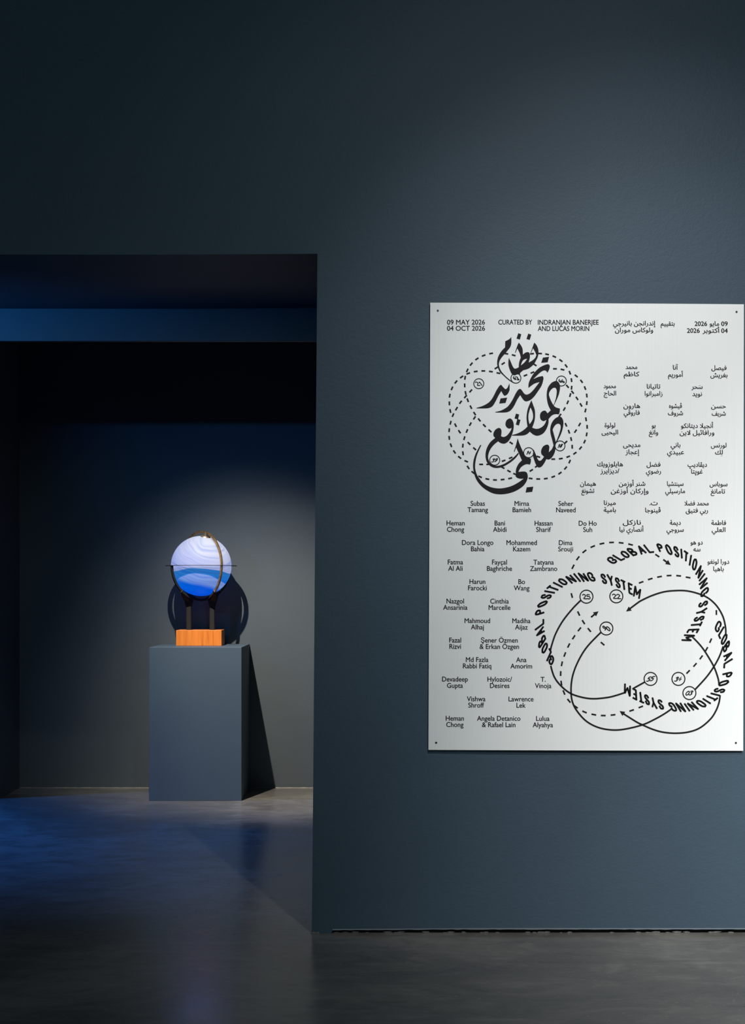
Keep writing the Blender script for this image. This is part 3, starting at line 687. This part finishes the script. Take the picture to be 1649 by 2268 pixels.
print_mesh('curator_text', *place('CURATED BY', 1102.4, 1176.5, 720.6, HS))
V, Fc = merge([place('INDRANJAN BANERJEE', 1189.5, 1323.3, 721, HS), place('AND LUCAS MORIN', 1189.5, 1302.4, 734.8, HS)]); print_mesh('curator_text', V, Fc)

FORM = {'ا': (0xFE8D, 2), 'ب': (0xFE8F, 4), 'ة': (0xFE93, 2), 'ت': (0xFE95, 4), 'ج': (0xFE9D, 4), 'ح': (0xFEA1, 4), 'د': (0xFEA9, 2), 'ر': (0xFEAD, 2), 'ز': (0xFEAF, 2),
 'س': (0xFEB1, 4), 'ش': (0xFEB5, 4), 'ص': (0xFEB9, 4), 'ض': (0xFEBD, 4), 'ط': (0xFEC1, 4), 'ظ': (0xFEC5, 4), 'ع': (0xFEC9, 4), 'غ': (0xFECD, 4), 'ف': (0xFED1, 4), 'ق': (0xFED5, 4),
 'ك': (0xFED9, 4), 'ل': (0xFEDD, 4), 'م': (0xFEE1, 4), 'ن': (0xFEE5, 4), 'ه': (0xFEE9, 4), 'و': (0xFEED, 2), 'ى': (0xFEEF, 2), 'ي': (0xFEF1, 4), 'ئ': (0xFE89, 4),
 'أ': (0xFE83, 2), 'إ': (0xFE87, 2), 'آ': (0xFE81, 2), 'ڤ': (0xFB6A, 4), 'پ': (0xFB56, 4)}
def shape(s):
    s = s.replace('لا', '\ue000'); out = []
    def dual(c): return c in FORM and FORM[c][1] == 4
    def joins(c): return c in FORM or c == '\ue000'
    for i, c in enumerate(s):
        pv = i > 0 and dual(s[i-1]); nx_ = i < len(s)-1 and joins(s[i+1])
        if c == '\ue000': out.append(chr(0xFEFC if pv else 0xFEFB)); continue
        if c not in FORM: out.append(c); continue
        b, n = FORM[c]
        if n == 2: out.append(chr(b+(1 if pv else 0)))
        else: out.append(chr(b+(3 if pv and nx_ else 1 if pv else 2 if nx_ else 0)))
    return ''.join(out[::-1])
AS = 14.2
def arabic(lines, ox, oy, sc, name='artist_name', extra=()):
    parts = [place(shape(t_) if t_[0] not in '0123456789' else t_, ox+a/sc, ox+b/sc, oy+y/sc, AS, 0, wt=.34) for t_, a, b, y in lines]
    parts += [ribbon([(ox+a/sc, oy+b/sc), (ox+c/sc, oy+d/sc)], .9) for a, b, c, d in extra]
    V, Fc = merge(parts); print_mesh(name, V, Fc)
H0 = (1290, 660, 4.593); H1 = (1300, 790, 4.725); H2 = (1270, 960, 4.351); H3 = (1300, 1090, 4.725)
arabic([('بتقييم', 783, 923, 290), ('إندرانجن بانيرجي', 300, 728, 288), ('ولوكاس موران', 320, 705, 356)], *H0, 'curator_text')
arabic([('2026', 1128, 1253, 292), ('مايو', 1280, 1375, 290), ('09', 1398, 1462, 292), ('2026', 1050, 1178, 362), ('أكتوبر', 1208, 1378, 360), ('04', 1398, 1462, 362)], *H0, 'date_text')
for org, a, b, ex in [
 (H0, ('فيصل', 1298, 1450, 738), ('بغريش', 1288, 1460, 812), ()), (H0, ('آنا', 907, 958, 735), ('أموريم', 858, 1007, 808), ()), (H0, ('محمد', 428, 544, 730), ('كاظم', 408, 565, 803), ()),
 (H1, ('سحر', 1080, 1195, 343), ('نويد', 1088, 1188, 418), ((1158, 312, 1172, 306),)), (H1, ('تاتيانا', 613, 753, 340), ('زامبرانوا', 592, 775, 415), ()), (H1, ('محمود', 163, 290, 336), ('الحاج', 165, 292, 412), ()),
 (H1, ('حسن', 1285, 1438, 545), ('شريف', 1293, 1437, 622), ()), (H1, ('ڤيشوه', 845, 978, 543), ('شروف', 835, 990, 618), ()), (H1, ('هارون', 370, 542, 543), ('فاروقي', 373, 538, 613), ()),
 (H1, ('أنجيلا ديتانكو', 970, 1305, 750), ('ورافائيل لاين', 957, 1317, 822), ()), (H1, ('بو', 665, 703, 748), ('وانغ', 635, 730, 820), ()), (H1, ('لولوة', 173, 282, 745), ('اليحيى', 142, 312, 818), ()),
 (H2, ('لورنس', 1312, 1460, 138), ('لك', 1352, 1425, 205), ((1408, 222, 1422, 216),)), (H2, ('باني', 925, 1017, 136), ('عبيدي', 890, 1052, 204), ()), (H2, ('مديحى', 468, 632, 135), ('إعجاز', 490, 622, 203), ()),
 (H2, ('ديڤاديپ', 1088, 1272, 325), ('غوپتا', 1122, 1232, 390), ()), (H2, ('فضل', 693, 825, 323), ('رضوي', 688, 830, 388), ()), (H2, ('هايلوزويك', 218, 465, 320), ('/ديزايرز', 250, 430, 386), ()),
 (H2, ('سوباس', 1300, 1470, 511), ('تامانغ', 1310, 1447, 581), ()), (H2, ('سينتشيا', 890, 1047, 508), ('مارسيلي', 873, 1062, 578), ()), (H2, ('شنر أوزمن', 427, 680, 508), ('وإركان أوزغن', 350, 710, 578), ()), (H2, ('هيمان', 55, 205, 507), ('تشونغ', 68, 190, 576), ()),
 (H2, ('محمد فضلا', 1058, 1290, 695), ('ربي فتيق', 1070, 1282, 764), ()), (H2, ('ت.', 722, 797, 693), ('ڤينوجا', 680, 827, 762), ()), (H2, ('ميرنا', 283, 395, 691), ('بامية', 282, 397, 760), ()),
 (H3, ('فاطمة', 1287, 1440, 345), ('العلي', 1292, 1433, 418), ()), (H3, ('ديمة', 853, 967, 344), ('سروجي', 820, 998, 416), ()), (H3, ('نازكل', 363, 550, 341), ('أنصاري نيا', 328, 577, 414), ()),
 (H3, ('دو هو', 1070, 1195, 549), ('سه', 1100, 1172, 622), ((1142, 592, 1150, 598), (1150, 598, 1140, 604))), (H3, ('دورا لونغو', 1247, 1472, 750), ('باهيا', 1308, 1415, 826), ())]:
    arabic([a, b], *org, 'artist_name', ex)
